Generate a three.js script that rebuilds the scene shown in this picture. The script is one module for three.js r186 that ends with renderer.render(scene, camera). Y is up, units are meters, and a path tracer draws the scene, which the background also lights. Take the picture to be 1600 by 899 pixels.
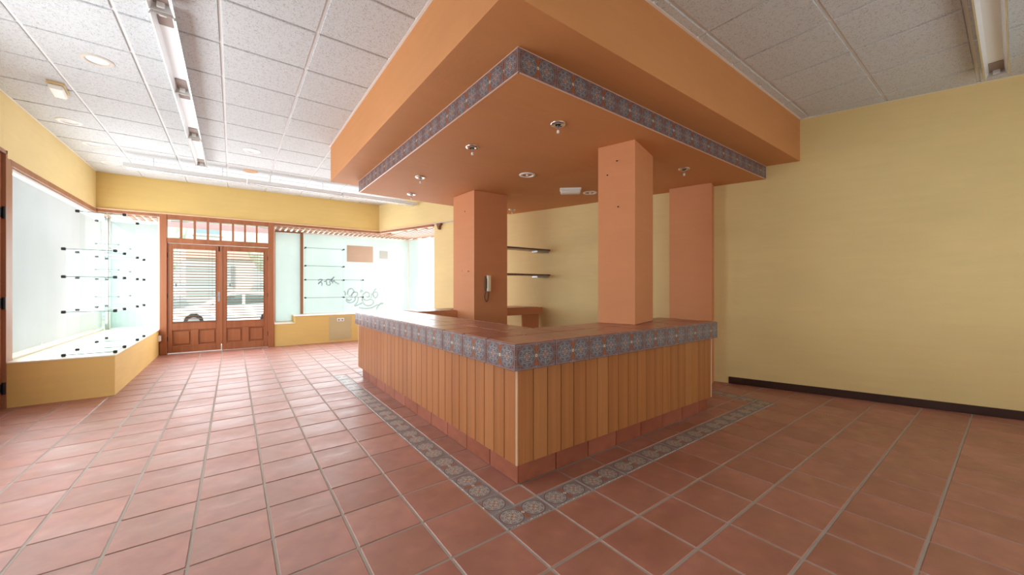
import * as THREE from 'three';
import { mergeGeometries } from 'three/addons/utils/BufferGeometryUtils.js';
import { RectAreaLightUniformsLib } from 'three/addons/lights/RectAreaLightUniformsLib.js';

RectAreaLightUniformsLib.init();

// ---------------------------------------------------------------- camera, sky, light, exposure
const scene = new THREE.Scene();
const EYE = 1.3102, YAW = 0.639;
const camera = new THREE.PerspectiveCamera(2 * Math.atan(449.5 / 586.5) * 180 / Math.PI, 1600 / 899, 0.05, 200);
camera.position.set(-0.8477, EYE, 1.6358);
camera.lookAt(-0.8477 + Math.sin(YAW), EYE, 1.6358 - Math.cos(YAW));
scene.add(camera);

scene.background = new THREE.Color().setRGB(2.35, 2.48, 2.56);      // bright hazy sky outside

const renderer = new THREE.WebGLRenderer({ antialias: true });
renderer.toneMapping = THREE.LinearToneMapping;
renderer.toneMappingExposure = 1.15;
renderer.shadowMap.enabled = true;

const sun = new THREE.DirectionalLight(0xfff4e6, 3.2);                // high behind the shop: it lights the street, not the room
sun.name = 'sun'; sun.position.set(0, 30, 24); sun.target.position.set(0, 0, -1); scene.add(sun, sun.target);
sun.castShadow = true; sun.shadow.mapSize.set(2048, 2048);
Object.assign(sun.shadow.camera, { left: -30, right: 30, top: 30, bottom: -30, near: 1, far: 90 });

const DAY = { frontLeft: 1.6, frontRight: 4.6, door: 4.8, side: 4.2, left: 3.6, near: 5.4, back: 1.1 };   // daylight through each window; near and back are out of view
const DAYLIGHT = new THREE.Color().setRGB(0.94, 0.97, 1.02), BACKLIGHT = new THREE.Color().setRGB(1.0, 0.88, 0.82);
function areaLight(parent, name, intensity, color, w, h, at, towards) {
  const l = new THREE.RectAreaLight(color, intensity, w, h);
  l.name = name; l.position.set(...at); parent.add(l);
  const t = new THREE.Vector3(...towards); parent.updateWorldMatrix(true, false); t.applyMatrix4(parent.matrixWorld);
  l.lookAt(t);
  return l;
}

// ---------------------------------------------------------------- random, names, geometry helpers
let seed = 20240611;
const rnd = () => { seed = (seed * 1664525 + 1013904223) >>> 0; return seed / 4294967296; };
const pick = (a) => a[Math.floor(rnd() * a.length)];
const used = new Map();
function numbered(n) { const k = used.get(n) ?? 0; used.set(n, k + 1); return k ? `${n}_${String(k).padStart(3, '0')}` : n; }
function shade(o) { o.traverse((m) => { if (m.isMesh) { m.castShadow = true; m.receiveShadow = true; } }); return o; }

function part(name, geo, mat, parent, at, rot) {
  const m = new THREE.Mesh(geo, mat); m.name = parent === scene ? numbered(name) : name;
  if (at) m.position.set(...at);
  if (rot) m.rotation.set(...rot);
  m.castShadow = m.receiveShadow = true;
  parent.add(m); return m;
}
function thing(name, label, category, at = [0, 0, 0], turn = 0, group) {
  const o = new THREE.Group(); o.name = numbered(name); scene.add(o); o.position.set(...at); o.rotation.y = turn;
  o.userData = { label, category }; if (group) o.userData.group = group;
  return o;
}
function structure(name, at = [0, 0, 0], turn = 0) {
  const o = new THREE.Group(); o.name = name; scene.add(o); o.position.set(...at); o.rotation.y = turn; o.userData = { kind: 'structure' };
  return o;
}
function copyOf(src, label, at, turn, group) {
  const o = src.clone(); o.name = numbered(src.name.replace(/_\d{3}$/, '')); scene.add(o);
  o.position.set(...at); if (turn !== undefined) o.rotation.y = turn;
  o.userData = { label, category: src.userData.category, ...(group || src.userData.group ? { group: group || src.userData.group } : {}) };
  return o;
}

// a box with chamfered edges, uv in metres by the main axis of each face
function cbox(w, h, d, c = 0.003, uo = 0, vo = 0) {
  c = Math.min(c, 0.45 * Math.min(w, h, d));
  const H = [w / 2, h / 2, d / 2], tris = [];
  const v = (s, a) => [0, 1, 2].map((k) => s[k] * (k === a ? H[k] : H[k] - c));
  const tri = (a, b, e) => {
    const n = new THREE.Vector3(...b).sub(new THREE.Vector3(...a)).cross(new THREE.Vector3(...e).sub(new THREE.Vector3(...a)));
    const m = new THREE.Vector3(a[0] + b[0] + e[0], a[1] + b[1] + e[1], a[2] + b[2] + e[2]);
    tris.push(n.dot(m) >= 0 ? [a, b, e] : [a, e, b]);
  };
  const quad = (a, b, e, f) => { tri(a, b, e); tri(a, e, f); };
  for (let a = 0; a < 3; a++) {
    const b = (a + 1) % 3, e = (a + 2) % 3;
    for (const s of [-1, 1]) {
      const q = [[-1, -1], [1, -1], [1, 1], [-1, 1]].map(([p, r]) => { const g = [0, 0, 0]; g[a] = s; g[b] = p; g[e] = r; return v(g, a); });
      quad(...q);
      for (const s2 of [-1, 1]) {
        const g1 = [0, 0, 0], g2 = [0, 0, 0]; g1[a] = g2[a] = s; g1[b] = g2[b] = s2; g1[e] = -1; g2[e] = 1;
        quad(v(g1, a), v(g2, a), v(g2, b), v(g1, b));
      }
    }
  }
  for (const x of [-1, 1]) for (const y of [-1, 1]) for (const z of [-1, 1]) tri(v([x, y, z], 0), v([x, y, z], 1), v([x, y, z], 2));
  const pos = [], uv = [];
  for (const t of tris) {
    const n = new THREE.Vector3(...t[1]).sub(new THREE.Vector3(...t[0])).cross(new THREE.Vector3(...t[2]).sub(new THREE.Vector3(...t[0])));
    const A = [Math.abs(n.x), Math.abs(n.y), Math.abs(n.z)], k = A.indexOf(Math.max(...A));
    for (const p of t) { pos.push(...p); uv.push((k === 0 ? p[2] : p[0]) + uo, (k === 1 ? p[2] : p[1]) + vo); }
  }
  const g = new THREE.BufferGeometry();
  g.setAttribute('position', new THREE.Float32BufferAttribute(pos, 3));
  g.setAttribute('uv', new THREE.Float32BufferAttribute(uv, 2));
  g.computeVertexNormals();
  return g;
}
const put = (g, x = 0, y = 0, z = 0, rx = 0, ry = 0, rz = 0) => { g.applyMatrix4(new THREE.Matrix4().compose(new THREE.Vector3(x, y, z), new THREE.Quaternion().setFromEuler(new THREE.Euler(rx, ry, rz)), new THREE.Vector3(1, 1, 1))); return g; };
const bxyz = (x0, x1, y0, y1, z0, z1, c = 0.003) => put(cbox(Math.abs(x1 - x0), Math.abs(y1 - y0), Math.abs(z1 - z0), c), (x0 + x1) / 2, (y0 + y1) / 2, (z0 + z1) / 2);
function join(list) { return mergeGeometries(list.map((g) => { const n = g.index ? g.toNonIndexed() : g; for (const k of Object.keys(n.attributes)) if (!['position', 'normal', 'uv'].includes(k)) n.deleteAttribute(k); return n; })); }
// an upright prism over a polygon in x, z
function prism(pts, y0, y1, bevel = 0) {
  const s = new THREE.Shape(pts.map(([x, z]) => new THREE.Vector2(x, -z)));
  const g = new THREE.ExtrudeGeometry(s, { depth: y1 - y0 - 2 * bevel, bevelEnabled: bevel > 0, bevelSize: bevel, bevelThickness: bevel, bevelOffset: -bevel, bevelSegments: 1 });
  g.rotateX(-Math.PI / 2); g.translate(0, y0 + bevel, 0); return g;
}
const tube = (pts, r, seg = 24, rad = 8) => new THREE.TubeGeometry(new THREE.CatmullRomCurve3(pts.map((p) => new THREE.Vector3(...p))), seg, r, rad);
const cyl = (r0, r1, h, n = 24) => new THREE.CylinderGeometry(r0, r1, h, n);
const lathe = (pts, n = 40) => new THREE.LatheGeometry(pts.map(([x, y]) => new THREE.Vector2(x, y)), n);

// ---------------------------------------------------------------- textures
function lattice(p, s) { const a = []; let q = s >>> 0; for (let i = 0; i < p * p; i++) { q = (q * 1664525 + 1013904223) >>> 0; a.push(q / 4294967296); } return a; }
const lat = new Map();
function vnoise(x, y, px, py, s) {
  const key = `${px},${py},${s}`; if (!lat.has(key)) lat.set(key, lattice(Math.max(px, py), s * 7919 + 13));
  const A = lat.get(key), P = Math.max(px, py), ix = Math.floor(x), iy = Math.floor(y), fx = x - ix, fy = y - iy;
  const h = (i, j) => A[(((i % px) + px) % px) + P * (((j % py) + py) % py)], sx = fx * fx * (3 - 2 * fx), sy = fy * fy * (3 - 2 * fy);
  return THREE.MathUtils.lerp(THREE.MathUtils.lerp(h(ix, iy), h(ix + 1, iy), sx), THREE.MathUtils.lerp(h(ix, iy + 1), h(ix + 1, iy + 1), sx), sy);
}
function fbm(u, v, px, py, oct, s) { let t = 0, a = 0.5, n = 0; for (let o = 0; o < oct; o++) { t += a * vnoise(u * px, v * py, px, py, s + o); n += a; a *= 0.55; px *= 2; py *= 2; } return t / n; }
function dataTex(size, f, sizeM, srgb = true) {
  const d = new Uint8Array(size * size * 4);
  for (let y = 0; y < size; y++) for (let x = 0; x < size; x++) { const c = f((x + 0.5) / size, (y + 0.5) / size); for (let k = 0; k < 3; k++) d[(y * size + x) * 4 + k] = Math.max(0, Math.min(255, (Array.isArray(c) ? c[k] : c) * 255)); d[(y * size + x) * 4 + 3] = 255; }
  const t = new THREE.DataTexture(d, size, size); t.wrapS = t.wrapT = THREE.RepeatWrapping; t.magFilter = THREE.LinearFilter; t.minFilter = THREE.LinearMipmapLinearFilter; t.generateMipmaps = true;
  if (srgb) t.colorSpace = THREE.SRGBColorSpace;
  t.repeat.set(1 / sizeM[0], 1 / sizeM[1]); t.needsUpdate = true; return t;
}
function canvasTex(w, h, draw, sizeM, srgb = true) {
  const c = document.createElement('canvas'); c.width = w; c.height = h; draw(c.getContext('2d'), w, h);
  const t = new THREE.CanvasTexture(c); t.wrapS = t.wrapT = THREE.RepeatWrapping; if (srgb) t.colorSpace = THREE.SRGBColorSpace;
  t.repeat.set(1 / sizeM[0], 1 / sizeM[1]); t.anisotropy = 8; return t;
}
const clayMap = dataTex(512, (u, v) => { const a = fbm(u, v, 3, 3, 5, 1), b = fbm(u, v, 12, 12, 3, 8); const l = 0.76 + 0.24 * a + 0.10 * (b - 0.5); return [l, l * (0.965 + 0.07 * (b - 0.5)), l * (0.94 + 0.10 * (a - 0.5))]; }, [0.9, 0.9]);
const clayBump = dataTex(512, (u, v) => { const r = fbm(u, v, 5, 12, 4, 21), f = fbm(u, v, 16, 24, 3, 33); const ridge = 1 - Math.abs(2 * r - 1); return 0.35 + 0.4 * r + 0.15 * f - 0.15 * Math.pow(ridge, 6); }, [0.9, 0.9], false);
const clayRough = dataTex(256, (u, v) => 0.36 + 0.24 * fbm(u, v, 4, 4, 4, 41), [0.9, 0.9], false);
const paintMap = dataTex(512, (u, v) => { const l = 0.96 + 0.045 * (fbm(u, v, 3, 5, 4, 51) - 0.5) + 0.02 * (fbm(u, v, 6, 40, 2, 57) - 0.5); return [l, l, l * 0.99]; }, [1.9, 1.9]);
const paintBump = dataTex(256, (u, v) => fbm(u, v, 24, 24, 3, 61), [0.5, 0.5], false);
const woodMap = dataTex(512, (u, v) => { const w = 0.06 * fbm(u, v, 2, 3, 2, 71), g = fbm(u + w, v, 48, 2, 3, 73), b = fbm(u + w, v, 7, 1, 3, 79); const l = 0.86 + 0.09 * b + 0.10 * (g - 0.5); return [l, l * (0.97 + 0.03 * b), l * (0.94 + 0.05 * b)]; }, [0.6, 1.4]);
const fissure = (c, w, h, bg, ink) => {
  c.fillStyle = bg; c.fillRect(0, 0, w, h); c.lineCap = 'round';
  for (let i = 0; i < 1500; i++) {
    const x = rnd() * w, y = rnd() * h, a = rnd() * Math.PI, L = 3 + rnd() * 13; c.strokeStyle = ink; c.globalAlpha = 0.25 + rnd() * 0.5; c.lineWidth = 0.9 + rnd() * 1.5;
    c.beginPath(); c.moveTo(x, y); c.quadraticCurveTo(x + Math.cos(a) * L * 0.5 + (rnd() - 0.5) * 5, y + Math.sin(a) * L * 0.5 + (rnd() - 0.5) * 5, x + Math.cos(a) * L, y + Math.sin(a) * L); c.stroke();
  }
  for (let i = 0; i < 2600; i++) { c.globalAlpha = 0.2 + rnd() * 0.35; c.fillStyle = ink; c.fillRect(rnd() * w, rnd() * h, 1 + rnd(), 1 + rnd()); }
  c.globalAlpha = 1;
};
const tileMap = canvasTex(512, 512, (c, w, h) => fissure(c, w, h, '#ffffff', '#a39a93'), [0.6435, 0.6435]);
const tileBump = canvasTex(512, 512, (c, w, h) => fissure(c, w, h, '#ffffff', '#101010'), [0.6435, 0.6435], false);

// two blue arabesque medallions on clay, one border tile of 34 x 17 cm
function medallions(c, w, h, soft) {
  c.fillStyle = soft ? '#8a6e66' : '#764b3f'; c.fillRect(0, 0, w, h);
  if (soft) { c.fillStyle = '#8f8a86'; c.fillRect(0, 0, w, h * 0.1); c.fillRect(0, h * 0.9, w, h * 0.1); }
  c.strokeStyle = '#8f8c90'; c.lineWidth = h * 0.024; c.strokeRect(h * 0.035, h * 0.035, w - h * 0.07, h - h * 0.07);
  c.strokeStyle = '#6a6d7c'; c.lineWidth = h * 0.018; c.strokeRect(h * 0.075, h * 0.075, w - h * 0.15, h - h * 0.15);
  for (const cx of [w * 0.265, w * 0.735]) {
    const cy = h / 2, R = h * 0.415;
    c.save(); c.translate(cx, cy);
    c.fillStyle = soft ? '#74696a' : '#4b4853'; c.beginPath(); c.arc(0, 0, R, 0, 7); c.fill();
    c.strokeStyle = soft ? '#55545e' : '#8b868a'; c.lineWidth = h * 0.02; c.beginPath(); c.arc(0, 0, R, 0, 7); c.stroke();
    const lace = soft ? '#c6beb4' : '#a8a4a7';  // lace pattern; bar and canopy lines lightened to carry sheen on the relief
    c.strokeStyle = lace; c.lineWidth = h * 0.013; c.beginPath(); c.arc(0, 0, R * 0.9, 0, 7); c.stroke();
    for (let k = 0; k < 8; k++) {
      c.save(); c.rotate(k * Math.PI / 4);
      c.strokeStyle = lace; c.lineWidth = h * 0.015;
      c.beginPath(); c.moveTo(R * 0.1, 0); c.bezierCurveTo(R * 0.2, -R * 0.24, R * 0.42, -R * 0.2, R * 0.5, 0); c.bezierCurveTo(R * 0.42, R * 0.2, R * 0.2, R * 0.24, R * 0.1, 0); c.stroke();
      for (const s of [-1, 1]) {
        c.beginPath(); c.moveTo(R * 0.5, 0); c.bezierCurveTo(R * 0.62, s * R * 0.06, R * 0.66, s * R * 0.26, R * 0.56, s * R * 0.29); c.bezierCurveTo(R * 0.48, s * R * 0.3, R * 0.47, s * R * 0.2, R * 0.54, s * R * 0.19); c.stroke();
        c.beginPath(); c.arc(R * 0.78, s * R * 0.15, R * 0.085, s < 0 ? 0 : 1.6, s < 0 ? 4.7 : 6.2); c.stroke();
      }
      c.beginPath(); c.moveTo(R * 0.56, 0); c.lineTo(R * 0.88, 0); c.stroke();
      c.fillStyle = lace; c.beginPath(); c.arc(R * 0.68, 0, R * 0.05, 0, 7); c.fill();
      c.fillStyle = k % 2 ? '#99603f' : lace; c.beginPath(); c.ellipse(R * 0.31, 0, R * 0.11, R * 0.045, 0, 0, 7); c.fill();
      c.restore();
    }
    c.fillStyle = '#b06a3c'; c.beginPath(); c.arc(0, 0, R * 0.12, 0, 7); c.fill();
    c.restore();
    for (const sx of [-1, 1]) for (const sy of [-1, 1]) { c.strokeStyle = '#868896'; c.lineWidth = h * 0.018; c.beginPath(); c.arc(cx + sx * h * 0.4, cy + sy * h * 0.4, h * 0.1, 0, 7); c.stroke(); c.beginPath(); c.arc(cx + sx * h * 0.42, cy + sy * h * 0.42, h * 0.045, 0, 7); c.stroke(); }
  }
  c.fillStyle = soft ? '#94604c' : '#95593a'; c.fillRect(w / 2 - h * 0.05, h * 0.12, h * 0.1, h * 0.76);
  for (const y of [0.2, 0.8]) { c.beginPath(); c.moveTo(w / 2, h * (y - 0.11)); c.lineTo(w / 2 + h * 0.11, h * y); c.lineTo(w / 2, h * (y + 0.11)); c.lineTo(w / 2 - h * 0.11, h * y); c.fill(); }
  c.fillStyle = '#d9cfbd'; c.beginPath(); c.arc(w / 2, h / 2, h * 0.06, 0, 7); c.fill();
  c.fillStyle = '#7b3f2b'; c.beginPath(); c.arc(w / 2, h / 2, h * 0.025, 0, 7); c.fill();
}
const medalMap = canvasTex(512, 256, (c, w, h) => medallions(c, w, h, false), [0.34, 0.17]); medalMap.offset.set(0.5, 0.5);
const medalFloorMap = canvasTex(512, 256, (c, w, h) => medallions(c, w, h, true), [0.34, 0.17]); medalFloorMap.offset.set(0.5, 0.5);
const medalBump = canvasTex(512, 256, (c, w, h) => { medallions(c, w, h, false); }, [0.34, 0.17], false); medalBump.offset.set(0.5, 0.5);

// ---------------------------------------------------------------- materials
const M = (o) => new THREE.MeshStandardMaterial(o), P = (o) => new THREE.MeshPhysicalMaterial(o);
const rgb = (r, g, b) => new THREE.Color().setRGB(r, g, b);
const paint = (hex) => M({ color: hex, map: paintMap, bumpMap: paintBump, bumpScale: 0.0006, roughness: 0.72 });
const yellow = paint('#efd69c'), yellowBounced = paint('#e8c77f'), orange = paint('#d5925b'), orangeColumn = paint('#d79063');  // front-wall tone is the wall yellow with warm bounce put into its colour
const clay = ['#b67a69', '#b37665', '#b97e6d', '#b07261', '#b57867'].map((h) => P({ ior: 2.0, color: h, map: clayMap, bumpMap: clayBump, bumpScale: 0.0022, roughnessMap: clayRough, roughness: 1 }));
const topClay = ['#b57c69', '#ae7563', '#bb8370'].map((h) => P({ ior: 1.65, color: h, map: clayMap, bumpMap: clayBump, bumpScale: 0.001, roughness: 0.3 }));
const plinthClay = ['#b26a52', '#a9614a', '#b87159'].map((h) => M({ color: h, map: clayMap, bumpMap: clayBump, bumpScale: 0.0008, roughness: 0.4 }));
const medal = M({ map: medalMap, bumpMap: medalBump, bumpScale: 0.002, roughness: 0.27 });
const medalFloor = M({ map: medalFloorMap, bumpMap: medalBump, bumpScale: 0.0008, roughness: 0.42 });
const grout = M({ color: '#a59a90', roughness: 0.9, bumpMap: paintBump, bumpScale: 0.001 }), darkGrout = M({ color: '#4a332b', roughness: 0.85 });
const plank = ['#c3824f', '#c07e4b', '#c68652', '#bd7b49', '#c2814c'].map((h) => M({ color: h, map: woodMap, roughness: 0.36 }));
const doorWood = M({ color: '#b4714c', map: woodMap, roughness: 0.38 }), darkWood = M({ color: '#3c1f1a', map: woodMap, roughness: 0.4 }), trimWood = M({ color: '#ad7655', map: woodMap, roughness: 0.45 });
const paleTrim = M({ color: '#e3bf9e', roughness: 0.4 }), tileEdge = M({ color: '#d9b5a0', roughness: 0.35 });
const ceilWhite = M({ color: '#d3d6d9', map: tileMap, bumpMap: tileBump, bumpScale: 0.0022, roughness: 0.92 }), barWhite = M({ color: '#ecebe9', roughness: 0.5 }), slabGrey = M({ color: '#6f665f', roughness: 0.95 });
const white = M({ color: '#efefec', roughness: 0.45 }), sillWhite = M({ color: '#efe7da', roughness: 0.5 }), cream = M({ color: '#efe6cf', roughness: 0.5 }), black = M({ color: '#16161a', roughness: 0.45 }), darkHole = M({ color: '#1d1815', roughness: 0.8 });
const chrome = M({ color: '#d8d8d8', metalness: 0.9, roughness: 0.22 }), steel = M({ color: '#a9aaad', metalness: 0.7, roughness: 0.35 }), fixtureWhite = M({ color: '#f3f5f7', roughness: 0.35 });
const glass = P({ color: '#f4fbf9', transmission: 1, thickness: 0, roughness: 0.0, ior: 1.5 }), shelfGlass = P({ color: '#fbfefd', transmission: 1, thickness: 0, roughness: 0.0, ior: 1.45, specularIntensity: 0.25 });
const glassEdge = M({ color: '#56756f', roughness: 0.2 });
const filmMap = dataTex(256, (u, v) => { const l = 0.95 + 0.06 * (fbm(u, v, 4, 3, 4, 91) - 0.5); return [l, l, l]; }, [2.3, 2.3]);
const filmFront = P({ color: '#f8fefe', map: filmMap, transmission: 0.82, thickness: 0, roughness: 1 }), filmCorner = P({ color: '#e4e9ea', map: filmMap, transmission: 0.7, thickness: 0, roughness: 1 }), filmLeft = P({ color: '#dededf', map: filmMap, transmission: 0.77, thickness: 0, roughness: 1 });
const frosted = P({ color: '#ffffff', roughness: 0.6 });

// ---------------------------------------------------------------- the lines of the walls
const H = 3.42, T = 0.34;
const wallX = (z) => 4.555 + 0.3322 * (z + 0.889);                    // the right wall runs askew
const frontZ = (x) => -8.19 + 0.043 * (x + 0.13);                     // so does the shop front
const FRONT = [-0.13, 0, -8.19], FTURN = -Math.atan(0.043), WTURN = Math.atan(0.3322);
const LEFT = -2.84, BACK = 3.4;

// ---------------------------------------------------------------- floor
const floor = structure('floor');
part('grout_bed', bxyz(-3.2, 6.6, -0.16, -0.004, -9.2, 3.7, 0), grout, floor);
{
  const cells = [];
  const cell = (x0, x1, z0, z1, kind) => cells.push({ x: (x0 + x1) / 2, z: (z0 + z1) / 2, w: x1 - x0, d: z1 - z0, kind });
  for (let i = -9; i < 19; i++) for (let k = -25; k < 10; k++) {
    const x0 = i * T, z0 = k * T, x1 = x0 + T, z1 = z0 + T, e = 0.01;
    if (x0 < LEFT - 0.3 || x0 > wallX(z0) + 0.15 || z1 < frontZ(x0) - 0.05 || z0 > BACK) continue;
    if (x0 > -2.75 + e && x1 < -2.1 && z1 < -5.2) continue;                                       // under the display plinth
    if (x0 > 0.67 && x1 < 3.1 && z1 < -0.33 && z0 > -4.1) continue;                                // under the bar
    const nearSide = Math.abs(z1) < e && x0 > T - e && x1 < 12 * T + e, leftSide = Math.abs(x0 - T) < e && z1 < e && z0 > -13 * T - e, rightSide = Math.abs(x1 - 12 * T) < e && z1 < -e && z0 > -6 * T - e;
    const farSide = Math.abs(z0 + 13 * T) < e && x0 > 2 * T - e && x1 < 12 * T + e;
    if (nearSide) {
      cell(x0, x1, -T / 2, 0, 'border');
      if (Math.abs(x0 - T) < e) { cell(x0, x0 + T / 2, -T, -T / 2, 'half'); cell(x0 + T / 2, x1, -T, -T / 2, 'clay'); }
      else if (Math.abs(x1 - 12 * T) < e) { cell(x1 - T / 2, x1, -T, -T / 2, 'half'); cell(x0, x1 - T / 2, -T, -T / 2, 'clay'); }
      else cell(x0, x1, -T, -T / 2, 'clay');
    } else if (leftSide) { cell(x0, x0 + T / 2, z0, z1, 'borderZ'); cell(x0 + T / 2, x1, z0, z1, 'clay'); }
    else if (rightSide) { cell(x1 - T / 2, x1, z0, z1, 'borderZ'); cell(x0, x1 - T / 2, z0, z1, 'clay'); }
    else if (farSide) { cell(x0, x1, z0, z0 + T / 2, 'border'); cell(x0, x1, z0 + T / 2, z1, 'clay'); }
    else cell(x0, x1, z0, z1, 'clay');
  }
  const inv = camera.matrixWorld.clone(); camera.updateMatrixWorld(); inv.copy(camera.matrixWorld).invert();
  const size = (c) => {
    const p = new THREE.Vector3(c.x, 0, c.z).applyMatrix4(inv), d = -p.z; if (d < 0.5) return 0;
    const u = 586.5 * p.x / d, v = 586.5 * -p.y / d; if (Math.abs(u) > 900 || v > 560) return 0;
    return c.w * c.d * EYE / (d * d * d) * 586.5 * 586.5;
  };
  for (const c of cells) c.s = size(c);
  const clayCells = cells.filter((c) => c.kind === 'clay').sort((a, b) => b.s - a.s), borders = cells.filter((c) => c.kind !== 'clay');
  const geos = new Map(), shape = (w, d, v) => { const k = `${w.toFixed(3)},${d.toFixed(3)},${v}`; if (!geos.has(k)) geos.set(k, cbox(w - 0.013, 0.012, d - 0.013, 0.0032, v * 0.217, v * 0.371)); return geos.get(k); };
  clayCells.slice(0, 300).forEach((c) => {
    const m = part('floor_tile', shape(c.w, c.d, Math.floor(rnd() * 6)), pick(clay), floor, [c.x, -0.006 + (rnd() - 0.5) * 0.0012, c.z]);
    m.rotation.set((rnd() - 0.5) * 0.004, 0, (rnd() - 0.5) * 0.004);
  });
  const rest = clayCells.slice(300).map((c) => put(shape(c.w, c.d, Math.floor(rnd() * 6)).clone(), c.x, -0.006, c.z));
  part('remaining_floor_tiles', join(rest), clay[0], floor).userData.kind = 'stuff';
  for (const c of borders) {
    if (c.kind === 'half') part('border_tile', cbox(T / 2 - 0.008, 0.012, T / 2 - 0.008, 0.002, 0.085, 0), medalFloor, floor, [c.x, -0.006, c.z]);
    else if (c.kind === 'border') part('border_tile', shape(T + 0.003, T / 2 + 0.003, 0), medalFloor, floor, [c.x, -0.006, c.z]);
    else part('border_tile', shape(T + 0.003, T / 2 + 0.003, 0), medalFloor, floor, [c.x, -0.006, c.z], [0, Math.PI / 2, 0]);
  }
}

// ---------------------------------------------------------------- ceiling
const ceiling = structure('ceiling');
part('ceiling_slab_and_added_overhang', bxyz(-3.2, 6.6, 3.45, 3.6, -9.3, 7.2, 0), slabGrey, ceiling);  // past the back wall, an added overhang keeps sun off the rear window
{
  const C = 0.6435, gx = -0.285, gz = 0.757;
  const geo = [0, 1, 2, 3].map((v) => cbox(C - 0.026, 0.02, C - 0.026, 0.003, v * 0.19, v * 0.27));
  const hx = new Map();
  for (let i = -4; i < 10; i++) for (let j = -4; j < 15; j++) {
    const x0 = gx + i * C, z1 = gz - j * C, x = x0 + C / 2, z = z1 - C / 2;
    let a = Math.max(x0 + 0.013, LEFT), b = x0 + C - 0.013, n = z - C / 2 + 0.013, f = z + C / 2 - 0.013;
    if (f < frontZ(x) || n > BACK || x0 > wallX(f)) continue;
    n = Math.max(n, frontZ(x) - 0.12);
    if (a > 0.34 && f < 0 && n > -4.48) continue;                                   // above the canopy
    if (n < 0.05 && f > 0.02 && a > 0.3) n = Math.max(n, 0.03);
    if (x0 < 0.3 && b > 0.33 && n < 0 && n > -4.5) b = 0.315;
    if (b - a < 0.02) continue;
    const full = b - a > C - 0.028 && f - n > C - 0.028;
    part('ceiling_tile', full ? geo[Math.floor(rnd() * 4)] : cbox(b - a, 0.02, f - n, 0.004, rnd(), rnd()), ceilWhite, ceiling, [(a + b) / 2, 3.423, (n + f) / 2]);
  }
  for (let i = -4; i < 11; i++) { const x = gx + i * C; if (x > LEFT - 0.02) part('ceiling_bar', bxyz(x - 0.012, x + 0.012, 3.426, 3.45, -8.4, 3.45, 0.001), barWhite, ceiling); }
  for (let j = -4; j < 15; j++) { const z = gz - j * C; part('ceiling_bar', bxyz(LEFT, wallX(z) + 0.1, 3.4275, 3.45, z - 0.012, z + 0.012, 0.001), barWhite, ceiling); }
}

{
  const t = structure('trim_5');                                     // white angle round the edge of the ceiling
  part('edge_angle', bxyz(0.298, 4.9, 3.411, 3.432, 0.012, 0.034, 0.001), barWhite, t);
  part('edge_angle', bxyz(0.302, 0.325, 3.411, 3.432, -4.5, 0.034, 0.001), barWhite, t);
  part('edge_angle', prism([[wallX(-8), -8], [wallX(BACK), BACK], [wallX(BACK) - 0.02, BACK], [wallX(-8) - 0.02, -8]], 3.411, 3.422), barWhite, t);
  part('edge_angle', bxyz(LEFT, LEFT + 0.02, 3.411, 3.422, -8.3, BACK, 0.001), barWhite, t);
}

// ---------------------------------------------------------------- walls
{
  const w = structure('wall_right');
  const out = (z) => wallX(z) + 0.28;
  part('wall_face', prism([[wallX(-6.2), -6.2], [wallX(BACK), BACK], [out(BACK), BACK], [out(-6.2), -6.2]], 0, H), yellow, w);
  part('wall_beam', prism([[wallX(-8.25) - 0.012, -8.25], [wallX(-6.2) - 0.012, -6.2], [out(-6.2), -6.2], [out(-8.25), -8.25]], 2.75, H), yellow, w);
  part('wall_beam', prism([[wallX(-6.2) - 0.012, -6.2], [wallX(-5.3) - 0.012, -5.3], [wallX(-5.3) + 0.002, -5.3], [wallX(-6.2) + 0.002, -6.2]], 2.75, H), yellow, w);
  part('wall_side', prism([[wallX(-6.2) + 0.27, -6.199], [wallX(-6.2) + 1.5, -6.199], [wallX(-6.0) + 1.5, -6.0], [wallX(-6.0) + 0.27, -6.0]], 0, H), yellow, w);
}
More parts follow.
